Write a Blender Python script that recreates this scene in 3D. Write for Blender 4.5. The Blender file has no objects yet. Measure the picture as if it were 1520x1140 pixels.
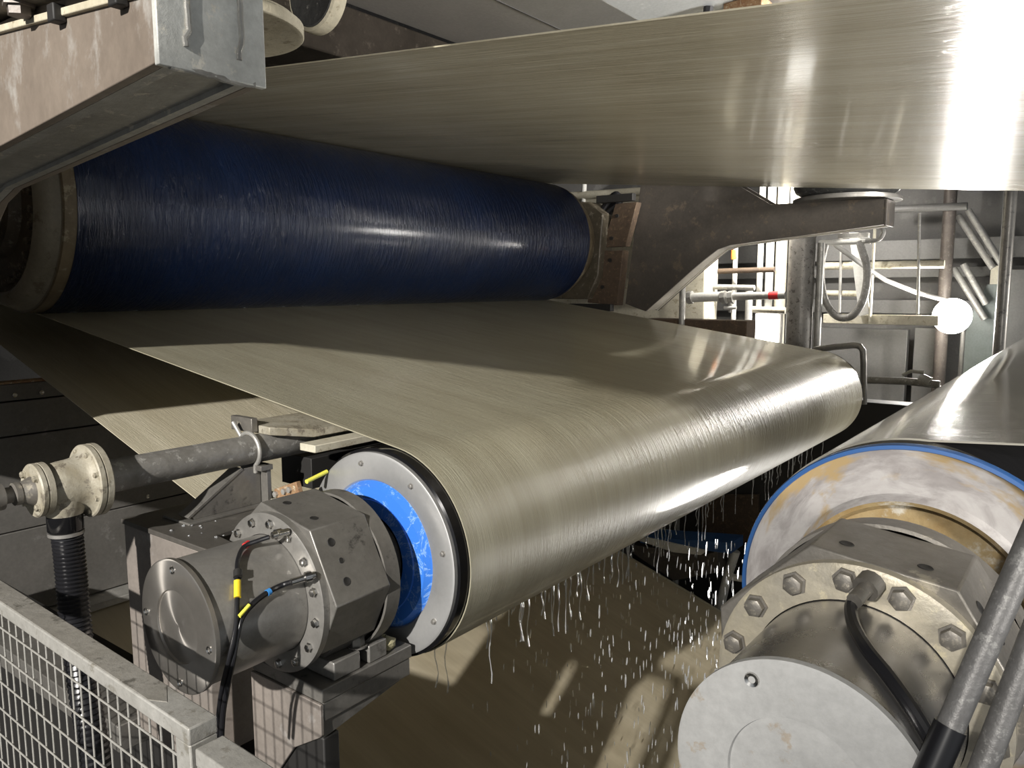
import bpy, math, random
from mathutils import Vector, Matrix
random.seed(7)
R = math.radians
SC = bpy.context.scene
COL = SC.collection
# ------------------------------------------------------------------ camera
F = 1156.0
_p, _a, _r = R(7.07), R(37.52), R(.2)
CAM = Vector((0, 0, 2.6))
_hf = Vector((-math.sin(_a), math.cos(_a), 0)); _rt = Vector((math.cos(_a), math.sin(_a), 0)); _up = Vector((0, 0, 1))
FW = _hf*math.cos(_p) - _up*math.sin(_p)
_dn = -(_up*math.cos(_p) + _hf*math.sin(_p))
RT = _rt*math.cos(_r) + _dn*math.sin(_r)
DN = _dn*math.cos(_r) - _rt*math.sin(_r)
cd = bpy.data.cameras.new('camera'); cam = bpy.data.objects.new('camera', cd); COL.objects.link(cam)
cd.sensor_width = 36; cd.lens = 36*F/1520; cd.clip_start = .05; cd.clip_end = 100
m3 = Matrix((RT, -DN, -FW)).transposed()
cam.matrix_world = Matrix.Translation(CAM) @ m3.to_4x4()
SC.camera = cam
def at(px, py, ax, v):
    d = RT*(px-760) + DN*(py-570) + FW*F
    return CAM + d*((v-CAM[ax])/d[ax])
# ------------------------------------------------------------------ world, light, exposure
SC.view_settings.view_transform = 'Standard'; SC.view_settings.look = 'None'
SC.view_settings.gamma = 1; SC.view_settings.use_curve_mapping = False
SC.view_settings.exposure = 0.0
w = bpy.data.worlds.new('hall'); SC.world = w; w.use_nodes = True
w.node_tree.nodes['Background'].inputs[0].default_value = (.9, .95, 1, 1)
w.node_tree.nodes['Background'].inputs[1].default_value = .38
def spot(name, loc, target, power, angle=110, rad=.1, col=(1, .96, .9), blend=.4):
    l = bpy.data.lights.new(name, 'SPOT'); l.energy = power; l.spot_size = R(angle); l.spot_blend = blend
    l.shadow_soft_size = rad; l.color = col
    o = bpy.data.objects.new(name, l); COL.objects.link(o); o.location = loc
    o.rotation_euler = (Vector(target)-Vector(loc)).to_track_quat('-Z', 'Y').to_euler()
    return o
def point(name, loc, power, rad=.1, col=(1, .96, .9)):
    l = bpy.data.lights.new(name, 'POINT'); l.energy = power; l.shadow_soft_size = rad; l.color = col
    o = bpy.data.objects.new(name, l); COL.objects.link(o); o.location = loc; return o
LAMP = Vector((-1.14, 8.0, 2.33))
spot('key_floodlight', (1.1, -8.6, 6.3), (-3.3, 1.6, 2.1), 9000, 38, .10, blend=.9)
spot('right_floodlight', (1.5, 7.9, 2.4), (-1.5, 3, 2.7), 190, 120, .25)
spot('low_floodlight', (-.75, 5.9, .35), (-1.0, 3.4, 3.2), 160, 78, .4)
spot('work_lamp_beam', LAMP+Vector((0, -.19, 0)), (-1.5, 3, 2.9), 350, 150, .11)
spot('web_fill', (2.3, .2, 2.45), (-1.6, 3.9, 3.85), 800, 64, .3)  # added fill that brightens the underside of the upper felt
spot('hood_fill', (1.5, 4.9, 3.55), (-2.4, 4.2, 4.2), 2000, 70, .3)  # added fill to lift the hood panels, no known source
spot('scaffold_fill', (-2.2, 6.45, 3.55), (-2.5, 8.2, 2.4), 330, 125, .1)  # added fill, hidden behind the felt, brightening the scaffold posts
# ------------------------------------------------------------------ materials
MATS = {}
def newmat(name):
    m = bpy.data.materials.new(name); m.use_nodes = True
    nt = m.node_tree; b = nt.nodes['Principled BSDF']; MATS[name] = m
    return m, nt, b
def N(nt, t, **kw):
    n = nt.nodes.new(t)
    for k, v in kw.items():
        if k in n.inputs: n.inputs[k].default_value = v
        else: setattr(n, k, v)
    return n
def coords(nt, uv=False, scale=(1, 1, 1), loc=(0, 0, 0)):
    tc = N(nt, 'ShaderNodeTexCoord'); mp = N(nt, 'ShaderNodeMapping'); mp.inputs['Scale'].default_value = scale; mp.inputs['Location'].default_value = loc
    nt.links.new(tc.outputs['UV' if uv else 'Object'], mp.inputs[0]); return mp.outputs[0]
def noise(nt, vec, scale, detail=5, rough=.6, dist=0):
    n = N(nt, 'ShaderNodeTexNoise'); n.inputs['Scale'].default_value = scale; n.inputs['Detail'].default_value = detail
    n.inputs['Roughness'].default_value = rough; n.inputs['Distortion'].default_value = dist
    nt.links.new(vec, n.inputs['Vector']); return n.outputs['Fac']
def ramp(nt, fac, stops):
    r = N(nt, 'ShaderNodeValToRGB'); e = r.color_ramp.elements
    while len(e) < len(stops): e.new(.5)
    for i, (p, c) in enumerate(stops):
        e[i].position = p
        e[i].color = (c, c, c, 1) if isinstance(c, (int, float)) else (*c, 1)
    nt.links.new(fac, r.inputs[0]); return r.outputs[0]
def mix(nt, fac, a, b, mode='MIX'):
    n = N(nt, 'ShaderNodeMix', data_type='RGBA', blend_type=mode)
    for i, v in ((0, fac), (6, a), (7, b)):
        if hasattr(v, 'links'): nt.links.new(v, n.inputs[i])
        elif isinstance(v, (int, float)): n.inputs[i].default_value = v
        else: n.inputs[i].default_value = (*v, 1)
    return n.outputs[2]
def bump(nt, b, h, strength, dist=.01):
    n = N(nt, 'ShaderNodeBump'); n.inputs['Strength'].default_value = strength; n.inputs['Distance'].default_value = dist
    nt.links.new(h, n.inputs['Height']); nt.links.new(n.outputs[0], b.inputs['Normal']); return n
def worn(name, c1, c2, c3=None, scale=6, metallic=0., rough=(.4, .7), bmp=.15, spot_th=(.56, .62), fine=60, stretch=(1, 1, 1)):
    m, nt, b = newmat(name)
    v = coords(nt, scale=stretch)
    n1 = noise(nt, v, scale, 6, .65, .3)
    col = mix(nt, ramp(nt, n1, [(.35, 0.), (.65, 1.)]), c1, c2)
    n2 = noise(nt, v, scale*2.3, 8, .7)
    if c3: col = mix(nt, ramp(nt, n2, [(spot_th[0], 0.), (spot_th[1], 1.)]), col, c3)
    nf = noise(nt, v, fine, 4, .7)
    col = mix(nt, .35, col, ramp(nt, nf, [(.25, .35), (.75, 1.)]), 'MULTIPLY')
    nt.links.new(col, b.inputs['Base Color'])
    b.inputs['Metallic'].default_value = metallic
    rr = N(nt, 'ShaderNodeMapRange'); rr.inputs[3].default_value = rough[0]; rr.inputs[4].default_value = rough[1]
    nt.links.new(n2, rr.inputs[0]); nt.links.new(rr.outputs[0], b.inputs['Roughness'])
    if bmp: bump(nt, b, nf, bmp, .004)
    return m
def plain(name, c, metallic=0., rough=.5, emit=0, **kw):
    m, nt, b = newmat(name)
    b.inputs['Base Color'].default_value = (*c, 1); b.inputs['Metallic'].default_value = metallic; b.inputs['Roughness'].default_value = rough
    if emit:
        b.inputs['Emission Color'].default_value = (*c, 1); b.inputs['Emission Strength'].default_value = emit
    for k, v in kw.items(): b.inputs[k.replace('_', ' ')].default_value = v
    return m
def felt_mat(name, c1, c2, rough, usc, vsc, bs, coat=.0, water=0., blot=.35, bu=8, bv=150, wet=None, pale=None):
    """wet woven press felt; UV u runs along the machine direction (m), v across (m)"""
    m, nt, b = newmat(name)
    st = noise(nt, coords(nt, True, (usc, vsc, 1)), 1.0, 7, .65)
    st2 = noise(nt, coords(nt, True, (usc*.4, vsc*.16, 1), (9, 2, 0)), 1.0, 4, .55)
    big = noise(nt, coords(nt, True, (.9, 2.2, 1), (3, 7, 0)), 1.6, 4, .55, .4)
    col = mix(nt, ramp(nt, st, [(.32, 0.), (.68, 1.)]), c1, c2)
    col = mix(nt, .45, col, ramp(nt, st2, [(.35, (.72, .70, .64)), (.65, (1, 1, 1))]), 'MULTIPLY')
    col = mix(nt, blot, col, ramp(nt, big, [(.35, (.62, .57, .48)), (.62, (1, 1, 1))]), 'MULTIPLY')
    uvs = N(nt, 'ShaderNodeSeparateXYZ'); nt.links.new(coords(nt, True), uvs.inputs[0])
    def span(sock, a, b_):
        q = N(nt, 'ShaderNodeMapRange'); q.inputs[1].default_value = a; q.inputs[2].default_value = b_; nt.links.new(uvs.outputs[sock], q.inputs[0]); return q.outputs[0]
    if pale: col = mix(nt, span(0, pale[0], pale[1]), col, mix(nt, 1., col, pale[2], 'MULTIPLY'))     # the run after the roll is drained and paler
    nt.links.new(col, b.inputs['Base Color'])
    rr = N(nt, 'ShaderNodeMapRange'); rr.inputs[3].default_value = rough[0]; rr.inputs[4].default_value = rough[1]
    nt.links.new(st, rr.inputs[0]); nt.links.new(rr.outputs[0], b.inputs['Roughness'])
    b.inputs['Coat Weight'].default_value = coat; b.inputs['Coat Roughness'].default_value = .1
    fine = noise(nt, coords(nt, True, (bu, bv, 1), (5, 1, 0)), 1.0, 5, .7)
    if water:
        wv = noise(nt, coords(nt, True, (bu*.9, bv*.3, 1), (1, 2, 0)), 1.0, 4, .6, .5)
        s = N(nt, 'ShaderNodeMath', operation='MULTIPLY_ADD'); s.inputs[1].default_value = water
        wr = ramp(nt, wv, [(.46, 0.), (.66, 1.)])
        if wet: wr = mix(nt, 1., wr, mix(nt, span(1, wet[0], wet[1]), (.12, .12, .12), (1, 1, 1)), 'MULTIPLY')
        nt.links.new(wr, s.inputs[0]); nt.links.new(fine, s.inputs[2]); fine = s.outputs[0]
    bump(nt, b, fine, bs, .006)
    return m
M = MATS
felt_mat('felt_upper', (.47, .43, .315), (.64, .595, .47), (.16, .30), 1.1, 95, .34, .2, .6, .3, 9, 120)
felt_mat('felt_middle', (.335, .315, .232), (.40, .375, .285), (.34, .52), 1.6, 110, .42, .38, 1.1, .35, 10, 170, (1.9, 3.2), (5.75, 6.2, (1.75, 1.72, 1.78)))
felt_mat('felt_lower', (.60, .53, .39), (.67, .60, .45), (.3, .5), 1.2, 40, .1, .1)
felt_mat('felt_right', (.26, .25, .22), (.35, .34, .30), (.10, .19), 1.8, 60, .06, .35, .8, .3, 4, 40)
def roll_cover(name, c1, c2):
    m, nt, b = newmat(name)
    st = noise(nt, coords(nt, True, (10, 150, 1)), 1.0, 4, .6)
    st2 = noise(nt, coords(nt, True, (7, 48, 1), (4, 4, 0)), 1.0, 4, .6, .5)
    big = noise(nt, coords(nt, True, (1, 1.5, 1)), 1.5, 3)
    nt.links.new(mix(nt, ramp(nt, big, [(.4, 0.), (.65, 1.)]), c1, c2), b.inputs['Base Color'])
    b.inputs['Roughness'].default_value = .34; b.inputs['Specular IOR Level'].default_value = .3; b.inputs['Coat Weight'].default_value = .5; b.inputs['Coat Roughness'].default_value = .17
    s = N(nt, 'ShaderNodeMath', operation='MULTIPLY_ADD'); s.inputs[1].default_value = 2.2
    nt.links.new(ramp(nt, st2, [(.42, 0.), (.62, 1.)]), s.inputs[0]); nt.links.new(st, s.inputs[2])
    bump(nt, b, s.outputs[0], .6, .007)
roll_cover('blue_cover', (.0022, .009, .034), (.0035, .0135, .050))
worn('rim_dirty', (.16, .125, .075), (.085, .065, .035), (.22, .19, .13), 7, 0, (.4, .7))
worn('rim_pale', (.25, .23, .18), (.19, .172, .13), (.14, .118, .08), 4, 0, (.4, .7))
worn('end_brown', (.10, .083, .058), (.065, .054, .036), (.19, .17, .13), 9, 0, (.4, .7))  # darkened in the colour for the arm's shade on the end disc
worn('steel', (.40, .385, .36), (.30, .29, .27), (.18, .17, .16), 5, .55, (.24, .46), .08, (.6, .68))
worn('steel_dark', (.25, .24, .22), (.185, .175, .16), (.085, .08, .075), 6, .4, (.28, .5), .1, (.58, .66))
worn('steel_grimy', (.30, .28, .25), (.22, .205, .18), (.48, .44, .36), 8, .55, (.3, .6), .2, (.6, .66))
worn('galv', (.50, .49, .46), (.38, .37, .345), (.62, .60, .55), 9, .45, (.4, .65), .15)
worn('galv_pale', (.45, .44, .41), (.36, .35, .32), (.25, .235, .20), 13, .2, (.4, .65), .3, (.57, .66))
worn('galv_wet', (.47, .45, .41), (.36, .34, .30), (.20, .19, .165), 7, .35, (.22, .6), .35, (.55, .62))
worn('rail_galv', (.27, .265, .26), (.19, .185, .18), (.38, .375, .36), 30, .3, (.35, .6), .3)
worn('arm_tan', (.25, .207, .168), (.19, .155, .125), (.37, .345, .315), 3.5, .1, (.35, .6), .12, (.56, .68), 45, (1, 1, .6))
worn('arm_grey', (.45, .445, .415), (.33, .32, .295), (.62, .59, .51), 9, .3, (.35, .6), .35, (.58, .64))
worn('arm_tip', (.72, .73, .69), (.56, .565, .53), (.80, .77, .68), 11, .1, (.35, .6), .3, (.58, .64))
worn('far_arm', (.115, .10, .085), (.085, .075, .065), (.15, .12, .09), 4, .2, (.4, .6), .05)
worn('far_arm_lit', (.62, .58, .50), (.52, .48, .41), None, 5, .0, (.4, .6), .05)  # lamp light on the arm underside, put into the colour
worn('disc_cream', (.62, .57, .44), (.50, .45, .33), (.34, .29, .20), 9, 0, (.5, .8), .4)
worn('rubber_frosty', (.05, .05, .05), (.10, .10, .095), (.55, .54, .50), 12, 0, (.5, .8), .5, (.58, .7))
worn('pipe_old', (.33, .32, .30), (.22, .21, .19), (.46, .45, .42), 14, .35, (.4, .65), .3)
worn('flange_crust', (.46, .43, .35), (.31, .275, .20), (.20, .175, .135), 14, .1, (.4, .7), .4, (.56, .62))
worn('box_steel', (.205, .19, .17), (.15, .14, .125), (.28, .265, .24), 5, .5, (.25, .5), .1, (.6, .7))
worn('box_face', (.42, .37, .33), (.32, .285, .255), (.50, .47, .44), 4, .35, (.3, .5), .05, (.6, .7))
worn('tank_panel', (.22, .21, .195), (.17, .163, .15), (.30, .29, .275), 3.2, .35, (.35, .55), .06, (.62, .7))
worn('hood_steel', (.42, .41, .40), (.36, .352, .345), None, 2.2, .7, (.3, .5), .05, stretch=(1, .5, 1))
worn('hood_bright', (.50, .50, .50), (.44, .44, .44), None, 2.5, .75, (.22, .4), .04)
worn('hood_pale', (.46, .48, .50), (.41, .43, .45), (.55, .57, .58), 2.5, .3, (.35, .55), .04)
worn('brown_beam', (.115, .10, .085), (.075, .065, .055), (.18, .15, .12), 6, .2, (.4, .7), .2)
worn('roof_dark', (.025, .021, .017), (.015, .0125, .010), (.038, .032, .026), 4, 0, (.9, 1.), .2); MATS['roof_dark'].node_tree.nodes['Principled BSDF'].inputs['Specular IOR Level'].default_value = .08
worn('rust', (.115, .078, .05), (.08, .055, .038), (.17, .115, .07), 14, .1, (.55, .85), .4)
worn('rust_bright', (.42, .27, .15), (.24, .12, .06), (.62, .56, .42), 30, .2, (.5, .8), .4)
worn('cream_paint', (.66, .62, .50), (.55, .51, .40), (.40, .35, .25), 8, 0, (.4, .65), .1)
worn('white_paint', (.78, .77, .73), (.70, .69, .64), None, 8, 0, (.35, .6), .1)
worn('post_brown', (.20, .17, .15), (.14, .12, .105), (.27, .24, .21), 9, .2, (.35, .6), .15)
worn('post_mottled', (.24, .225, .20), (.17, .16, .145), (.075, .065, .055), 12, .2, (.35, .6), .15)
worn('wall_grey', (.175, .17, .162), (.135, .131, .125), (.21, .205, .195), 1.3, 0, (.6, .9), .05)
worn('wall_panel_grey', (.235, .23, .22), (.19, .186, .178), None, 2, .1, (.4, .6), .05)
worn('concrete', (.16, .15, .135), (.12, .112, .10), None, 2.4, 0, (.5, .9), .2)
worn('green_grey', (.24, .27, .255), (.2, .225, .21), None, 5, 0, (.4, .6), .05)
worn('mineral_white', (.52, .52, .51), (.45, .45, .44), (.44, .385, .32), 3.4, .0, (.45, .7), .12, (.57, .60))
worn('stone_crust', (.60, .56, .36), (.42, .38, .22), None, 40, 0, (.6, .9), .6)
plain('black_rubber', (.012, .012, .014), 0, .28)
plain('black_gloss', (.008, .008, .009), 0, .12)
plain('black_matt', (.02, .019, .018), 0, .6)
plain('chrome', (.62, .61, .59), 1, .22)
plain('yellow', (.85, .62, .03), 0, .45)
plain('yellow_bright', (.92, .88, .12), 0, .45)
plain('orange', (.75, .25, .05), 0, .5)
plain('red', (.55, .03, .03), 0, .5)
plain('tape_blue', (.05, .25, .62), 0, .4)
plain('ink', (.03, .025, .01), 0, .6)
plain('hose_white', (.5, .49, .47), 0, .45)
plain('blue_edge', (.025, .085, .24), 0, .35)
plain('lamp_glass', (1, .97, .9), 0, .3, 26)
plain('lamp_panel', (1, .98, .94), 0, .3, 9)
m_, nt_, b_ = newmat('water'); b_.inputs['Base Color'].default_value = (.95, .97, 1, 1); b_.inputs['Roughness'].default_value = .05
b_.inputs['IOR'].default_value = 1.33; b_.inputs['Transmission Weight'].default_value = .75
def poly_blue():
    m, nt, b = newmat('blue_poly')
    v = coords(nt); n1 = noise(nt, v, 9, 8, .7, 1.2); n2 = noise(nt, v, 26, 6, .7)
    col = mix(nt, ramp(nt, n1, [(.48, 0.), (.5, 1.), (.52, 0.)]), (.045, .20, .72), (.30, .50, .85))
    col = mix(nt, ramp(nt, n2, [(.62, 0.), (.75, .6)]), col, (.35, .52, .82))
    nt.links.new(col, b.inputs['Base Color']); b.inputs['Roughness'].default_value = .35
poly_blue()
def turned(name, c, metallic=1, rough=.3, aniso=.85, spots=True):
    m, nt, b = newmat(name)
    tg = N(nt, 'ShaderNodeTangent', direction_type='RADIAL', axis='Y'); nt.links.new(tg.outputs[0], b.inputs['Tangent'])
    b.inputs['Anisotropic'].default_value = aniso; b.inputs['Metallic'].default_value = metallic
    v = coords(nt); n1 = noise(nt, v, 10, 7, .7)
    nt.links.new(mix(nt, ramp(nt, n1, [(.35, 0.), (.7, 1.)]), c, tuple(x*.78 for x in c)), b.inputs['Base Color'])
    rr = N(nt, 'ShaderNodeMapRange'); rr.inputs[3].default_value = rough-.06; rr.inputs[4].default_value = rough+.12
    nt.links.new(n1, rr.inputs[0]); nt.links.new(rr.outputs[0], b.inputs['Roughness'])
turned('turned_steel', (.50, .47, .43), .85, .28, .95)
turned('disc_steel', (.46, .46, .455), .55, .4, .5)
def stained(name):
    """spinning painted roll end: pale grey smeared round the axis with ochre stains"""
    m, nt, b = newmat(name)
    tc = N(nt, 'ShaderNodeTexCoord'); sp = N(nt, 'ShaderNodeSeparateXYZ'); nt.links.new(tc.outputs['UV'], sp.inputs[0])
    v = coords(nt, True, (5, 14, 1)); n1 = noise(nt, v, 1.6, 6, .65, .5); n2 = noise(nt, coords(nt, True, (2.2, 8, 1), (7, 3, 0)), 1.5, 5, .6, .4)
    n3 = noise(nt, coords(nt, True, (16, 40, 1), (2, 3, 0)), 1.5, 5, .65)
    col = mix(nt, ramp(nt, n1, [(.40, 0.), (.60, 1.)]), (.21, .195, .19), (.38, .365, .355))
    col = mix(nt, ramp(nt, n3, [(.35, 0.), (.75, .55)]), col, (.30, .28, .27))
    col = mix(nt, ramp(nt, n2, [(.55, 0.), (.62, .9)]), col, (.30, .215, .10))
    nt.links.new(col, b.inputs['Base Color']); b.inputs['Roughness'].default_value = .4
stained('stained_end')
worn('ochre_crust', (.28, .19, .08), (.36, .28, .15), (.50, .47, .40), 7, 0, (.4, .7), .25, (.56, .66))
# ------------------------------------------------------------------ geometry helpers
class G:
    def __init__(s): s.v = []; s.f = []; s.uv = []; s.sm = []
    def add(s, vs, fs, smooth=True, uvs=None):
        o = len(s.v); s.v += [Vector(q) for q in vs]
        for i, f in enumerate(fs):
            s.f.append([o+k for k in f]); s.sm.append(smooth)
            s.uv.append(uvs[i] if uvs else None)
        return s
    def box(s, lo, hi, rot=None, piv=None):
        x0, y0, z0 = lo; x1, y1, z1 = hi
        vs = [Vector(q) for q in ((x0,y0,z0),(x1,y0,z0),(x1,y1,z0),(x0,y1,z0),(x0,y0,z1),(x1,y0,z1),(x1,y1,z1),(x0,y1,z1))]
        if rot:
            c = Vector(piv) if piv else (Vector(lo)+Vector(hi))/2
            vs = [c + rot @ (q-c) for q in vs]
        return s.add(vs, [(0,3,2,1),(4,5,6,7),(0,1,5,4),(1,2,6,5),(2,3,7,6),(3,0,4,7)], False)
    def prism(s, poly, vec, smooth=False):
        n = len(poly); vec = Vector(vec); a = [Vector(q) for q in poly]
        return s.add(a+[q+vec for q in a], [tuple(range(n))[::-1], tuple(range(n, 2*n))] + [(i, (i+1) % n, n+(i+1) % n, n+i) for i in range(n)], smooth)
    def xz(s, poly, y0, y1): return s.prism([(x, y0, z) for x, z in poly], (0, y1-y0, 0))
    def lathe(s, prof, o, ax=(0, 1, 0), seg=48, ang0=0, uvr=None):
        """prof: (t, r) along axis ax from point o; u of the UV = angle * radius"""
        ax = Vector(ax).normalized(); e1 = ax.orthogonal().normalized() if abs(ax.y) < .99 else Vector((1, 0, 0)); e2 = ax.cross(e1); o = Vector(o)
        vs = []; fs = []; uv = []
        for t, r in prof:
            for k in range(seg):
                a = ang0 + 2*math.pi*k/seg; vs.append(o+ax*t+(e1*math.cos(a)+e2*math.sin(a))*r)
        rr = uvr or max(r for t, r in prof); ln = [0]
        for i in range(1, len(prof)): ln.append(ln[-1]+math.hypot(prof[i][0]-prof[i-1][0], prof[i][1]-prof[i-1][1]))
        for i in range(len(prof)-1):
            for k in range(seg):
                k2 = (k+1) % seg; fs.append((i*seg+k, i*seg+k2, (i+1)*seg+k2, (i+1)*seg+k))
                u0 = 2*math.pi*k/seg*rr; u1 = 2*math.pi*(k+1)/seg*rr
                uv.append([(u0, ln[i]), (u1, ln[i]), (u1, ln[i+1]), (u0, ln[i+1])])
        s.add(vs, fs, True, uv)
        return s
    def cyl(s, p0, p1, r, r1=None, seg=20):
        p0 = Vector(p0); d = Vector(p1)-p0; L = d.length; r1 = r if r1 is None else r1
        return s.lathe([(0, 1e-5), (0, r), (L, r1), (L, 1e-5)], p0, d, seg)
    def tube(s, pts, r, seg=10, closed=False, rf=None):
        P = [Vector(q) for q in pts]; n = len(P); vs = []; fs = []; prev = None
        for i in range(n):
            if closed: t = P[(i+1) % n]-P[i-1]
            else: t = P[min(i+1, n-1)]-P[max(i-1, 0)]
            t.normalize()
            e = (prev - t*prev.dot(t)) if prev else t.orthogonal()
            e.normalize(); prev = e; f = t.cross(e); rad = rf(i/(n-1)) if rf else r
            for k in range(seg):
                a = 2*math.pi*k/seg; vs.append(P[i]+(e*math.cos(a)+f*math.sin(a))*rad)
        m = n if closed else n-1
        for i in range(m):
            j = (i+1) % n
            for k in range(seg):
                k2 = (k+1) % seg; fs.append((i*seg+k, i*seg+k2, j*seg+k2, j*seg+k))
        if not closed: fs += [tuple(range(seg))[::-1], tuple(range((n-1)*seg, n*seg))]
        return s.add(vs, fs)
    def ball(s, c, r, seg=14, sc=(1, 1, 1)):
        vs = []; fs = []; h = seg//2; c = Vector(c)
        for i in range(h+1):
            t = math.pi*i/h
            for k in range(seg):
                a = 2*math.pi*k/seg; vs.append(c+Vector((math.sin(t)*math.cos(a)*r*sc[0], math.sin(t)*math.sin(a)*r*sc[1], math.cos(t)*r*sc[2])))
        for i in range(h):
            for k in range(seg): fs.append((i*seg+k, (i+1)*seg+k, (i+1)*seg+(k+1) % seg, i*seg+(k+1) % seg))
        return s.add(vs, fs)
    def ribbon(s, path, y0, y1, th, ny=1):
        """sheet swept along Y: path of (x,z), thickness th to the right of travel; UV in metres"""
        n = len(path); P = [Vector((x, 0, z)) for x, z in path]; nor = []; L = [0]
        for i in range(n):
            t = (P[min(i+1, n-1)]-P[max(i-1, 0)]).normalized(); nor.append(Vector((t.z, 0, -t.x)))
            if i: L.append(L[-1]+(P[i]-P[i-1]).length)
        Q = [P[i]+nor[i]*th for i in range(n)]
        A = Vector((0, y0, 0)); B = Vector((0, y1, 0))
        vs = [p+A for p in P]+[p+B for p in P]+[q+A for q in Q]+[q+B for q in Q]
        fs = []; uv = []
        for i in range(n-1):
            fs += [(i, i+1, n+i+1, n+i), (2*n+i, 3*n+i, 3*n+i+1, 2*n+i+1), (i, 2*n+i, 2*n+i+1, i+1), (n+i, n+i+1, 3*n+i+1, 3*n+i)]
            a, b = L[i], L[i+1]
            uv += [[(a, y0), (b, y0), (b, y1), (a, y1)], [(a, y0), (a, y1), (b, y1), (b, y0)], [(a, y0), (a, y0), (b, y0), (b, y0)], [(a, y1), (b, y1), (b, y1), (a, y1)]]
        return s.add(vs, fs, True, uv)
WORLD = {}
def obj(name, g, mat, parent=None, bevel=0, at_=None, sharp=35):
    base = Vector(at_) if at_ else (Vector(WORLD[parent.name]) if parent else None)
    if base is None:
        lo = Vector([min(q[i] for q in g.v) for i in range(3)]); hi = Vector([max(q[i] for q in g.v) for i in range(3)])
        base = Vector(((lo.x+hi.x)/2, (lo.y+hi.y)/2, lo.z))
    me = bpy.data.meshes.new(name); me.from_pydata([q-base for q in g.v], [], g.f); me.update()
    if any(g.uv):
        ul = me.uv_layers.new(name='UVMap')
        for p, u in zip(me.polygons, g.uv):
            for k, li in enumerate(p.loop_indices): ul.data[li].uv = u[k] if u else (0, 0)
    me.polygons.foreach_set('use_smooth', [True]*len(me.polygons)); me.set_sharp_from_angle(angle=R(sharp))
    me.materials.append(M[mat]); o = bpy.data.objects.new(name, me); COL.objects.link(o)
    if parent: o.parent = parent; o.location = base-Vector(WORLD[parent.name])
    else: o.location = base
    WORLD[o.name] = base
    if bevel:
        bv = o.modifiers.new('bevel', 'BEVEL'); bv.width = bevel; bv.segments = 2; bv.limit_method = 'ANGLE'; bv.angle_limit = R(40)
    return o
def tag(o, label, cat, group=None, kind=None):
    o['label'] = label; o['category'] = cat
    if group: o['group'] = group
    if kind: o['kind'] = kind
    return o
GROUPS = {'drive_motor': 'roll drive motors', 'sensor_cable': 'sensor cables on the motors', 'mesh_fence': 'mesh fence panels', 'loading_arm': 'loading arms', 'bellows_plate': 'bellows plates',
          'scaffold_tube': 'upright scaffold tubes', 'platform_rail': 'platform rails', 'diagonal_brace': 'diagonal braces', 'cabinet_panel': 'grey cabinet panels', 'cable_duct': 'cable ducts on the back wall',
          'service_pipe': 'pipes above the blue roll', 'tie_rod': 'thin tie rods', 'grab_rail': 'tubes at lower right'}
def thing(name, loc, label, cat, group=None):
    o = bpy.data.objects.new(name, None); o.empty_display_size = .05; COL.objects.link(o); o.location = loc; WORLD[o.name] = Vector(loc)
    return tag(o, label, cat, group)
def struct(name, g, mat, **k):
    o = obj(name, g, mat, **k); o['kind'] = 'structure'; return o
def inst(name, src, parent, loc, rot=None):
    """another object sharing the mesh of src, placed at world loc"""
    o = src.copy(); o.name = name; COL.objects.link(o); o.parent = parent
    o.location = Vector(loc)-Vector(WORLD[parent.name])
    if rot is not None: o.rotation_euler = rot
    WORLD[o.name] = Vector(loc); return o
def arc(cx, cz, r, a0, a1, n):
    return [(cx+r*math.cos(R(a0+(a1-a0)*i/n)), cz+r*math.sin(R(a0+(a1-a0)*i/n))) for i in range(n+1)]
def spline(P, n=8):
    P = [Vector(q) for q in P]; out = []
    for i in range(len(P)-1):
        a, b, c, d = P[max(i-1, 0)], P[i], P[i+1], P[min(i+2, len(P)-1)]
        for k in range(n):
            t = k/n; out.append(.5*((2*b)+(c-a)*t+(2*a-5*b+4*c-d)*t*t+(3*b-a-3*c+d)*t**3))
    return out+[P[-1]]
# ------------------------------------------------------------------ setting
struct('floor', G().box((-9, -11, -1.6), (7, 12, -1.5)), 'concrete')
struct('wall_back', G().box((-9, 8.9, -1.5), (7, 9.1, 8)), 'wall_grey')
struct('wall_left', G().box((-9.2, -11, -1.5), (-9, 9.1, 8)), 'wall_grey')
struct('ceiling', G().box((-9, -11, 8), (7, 9.1, 8.1)), 'wall_grey')
# girder and block added out of view to shade the far felts
o = obj('shade_girder', G().box((-.78, -1.12, 3.64), (5.0, -1.10, 4.9)).box((-.78, -1.21, 3.62), (5.0, -1.01, 3.64)).box((-.78, -1.21, 4.9), (5.0, -1.01, 4.92)), 'brown_beam'); tag(o, 'added steel girder above and behind the viewpoint, shading the far felts', 'girder')
o = obj('shade_upright', G().xz([(-4.2, 3.42), (-2.3, 3.42), (-1.98, 3.235), (-1.32, 3.235), (-1.32, 4.6), (-4.2, 4.6)], .63, .93), 'brown_beam', None, .01); tag(o, 'added upright block out of view above the tan arm, shading the blue roll', 'frame')
# ------------------------------------------------------------------ main rolls
fx, fz, FR = -1.568, 1.868, .30
bx, bz, BR = -3.842, 2.972, .483
rx, rz, RR = -.252, 2.021, .303
TH_S, TH_U = .143, .093            # tilt of the middle run, of the upper web
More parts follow.
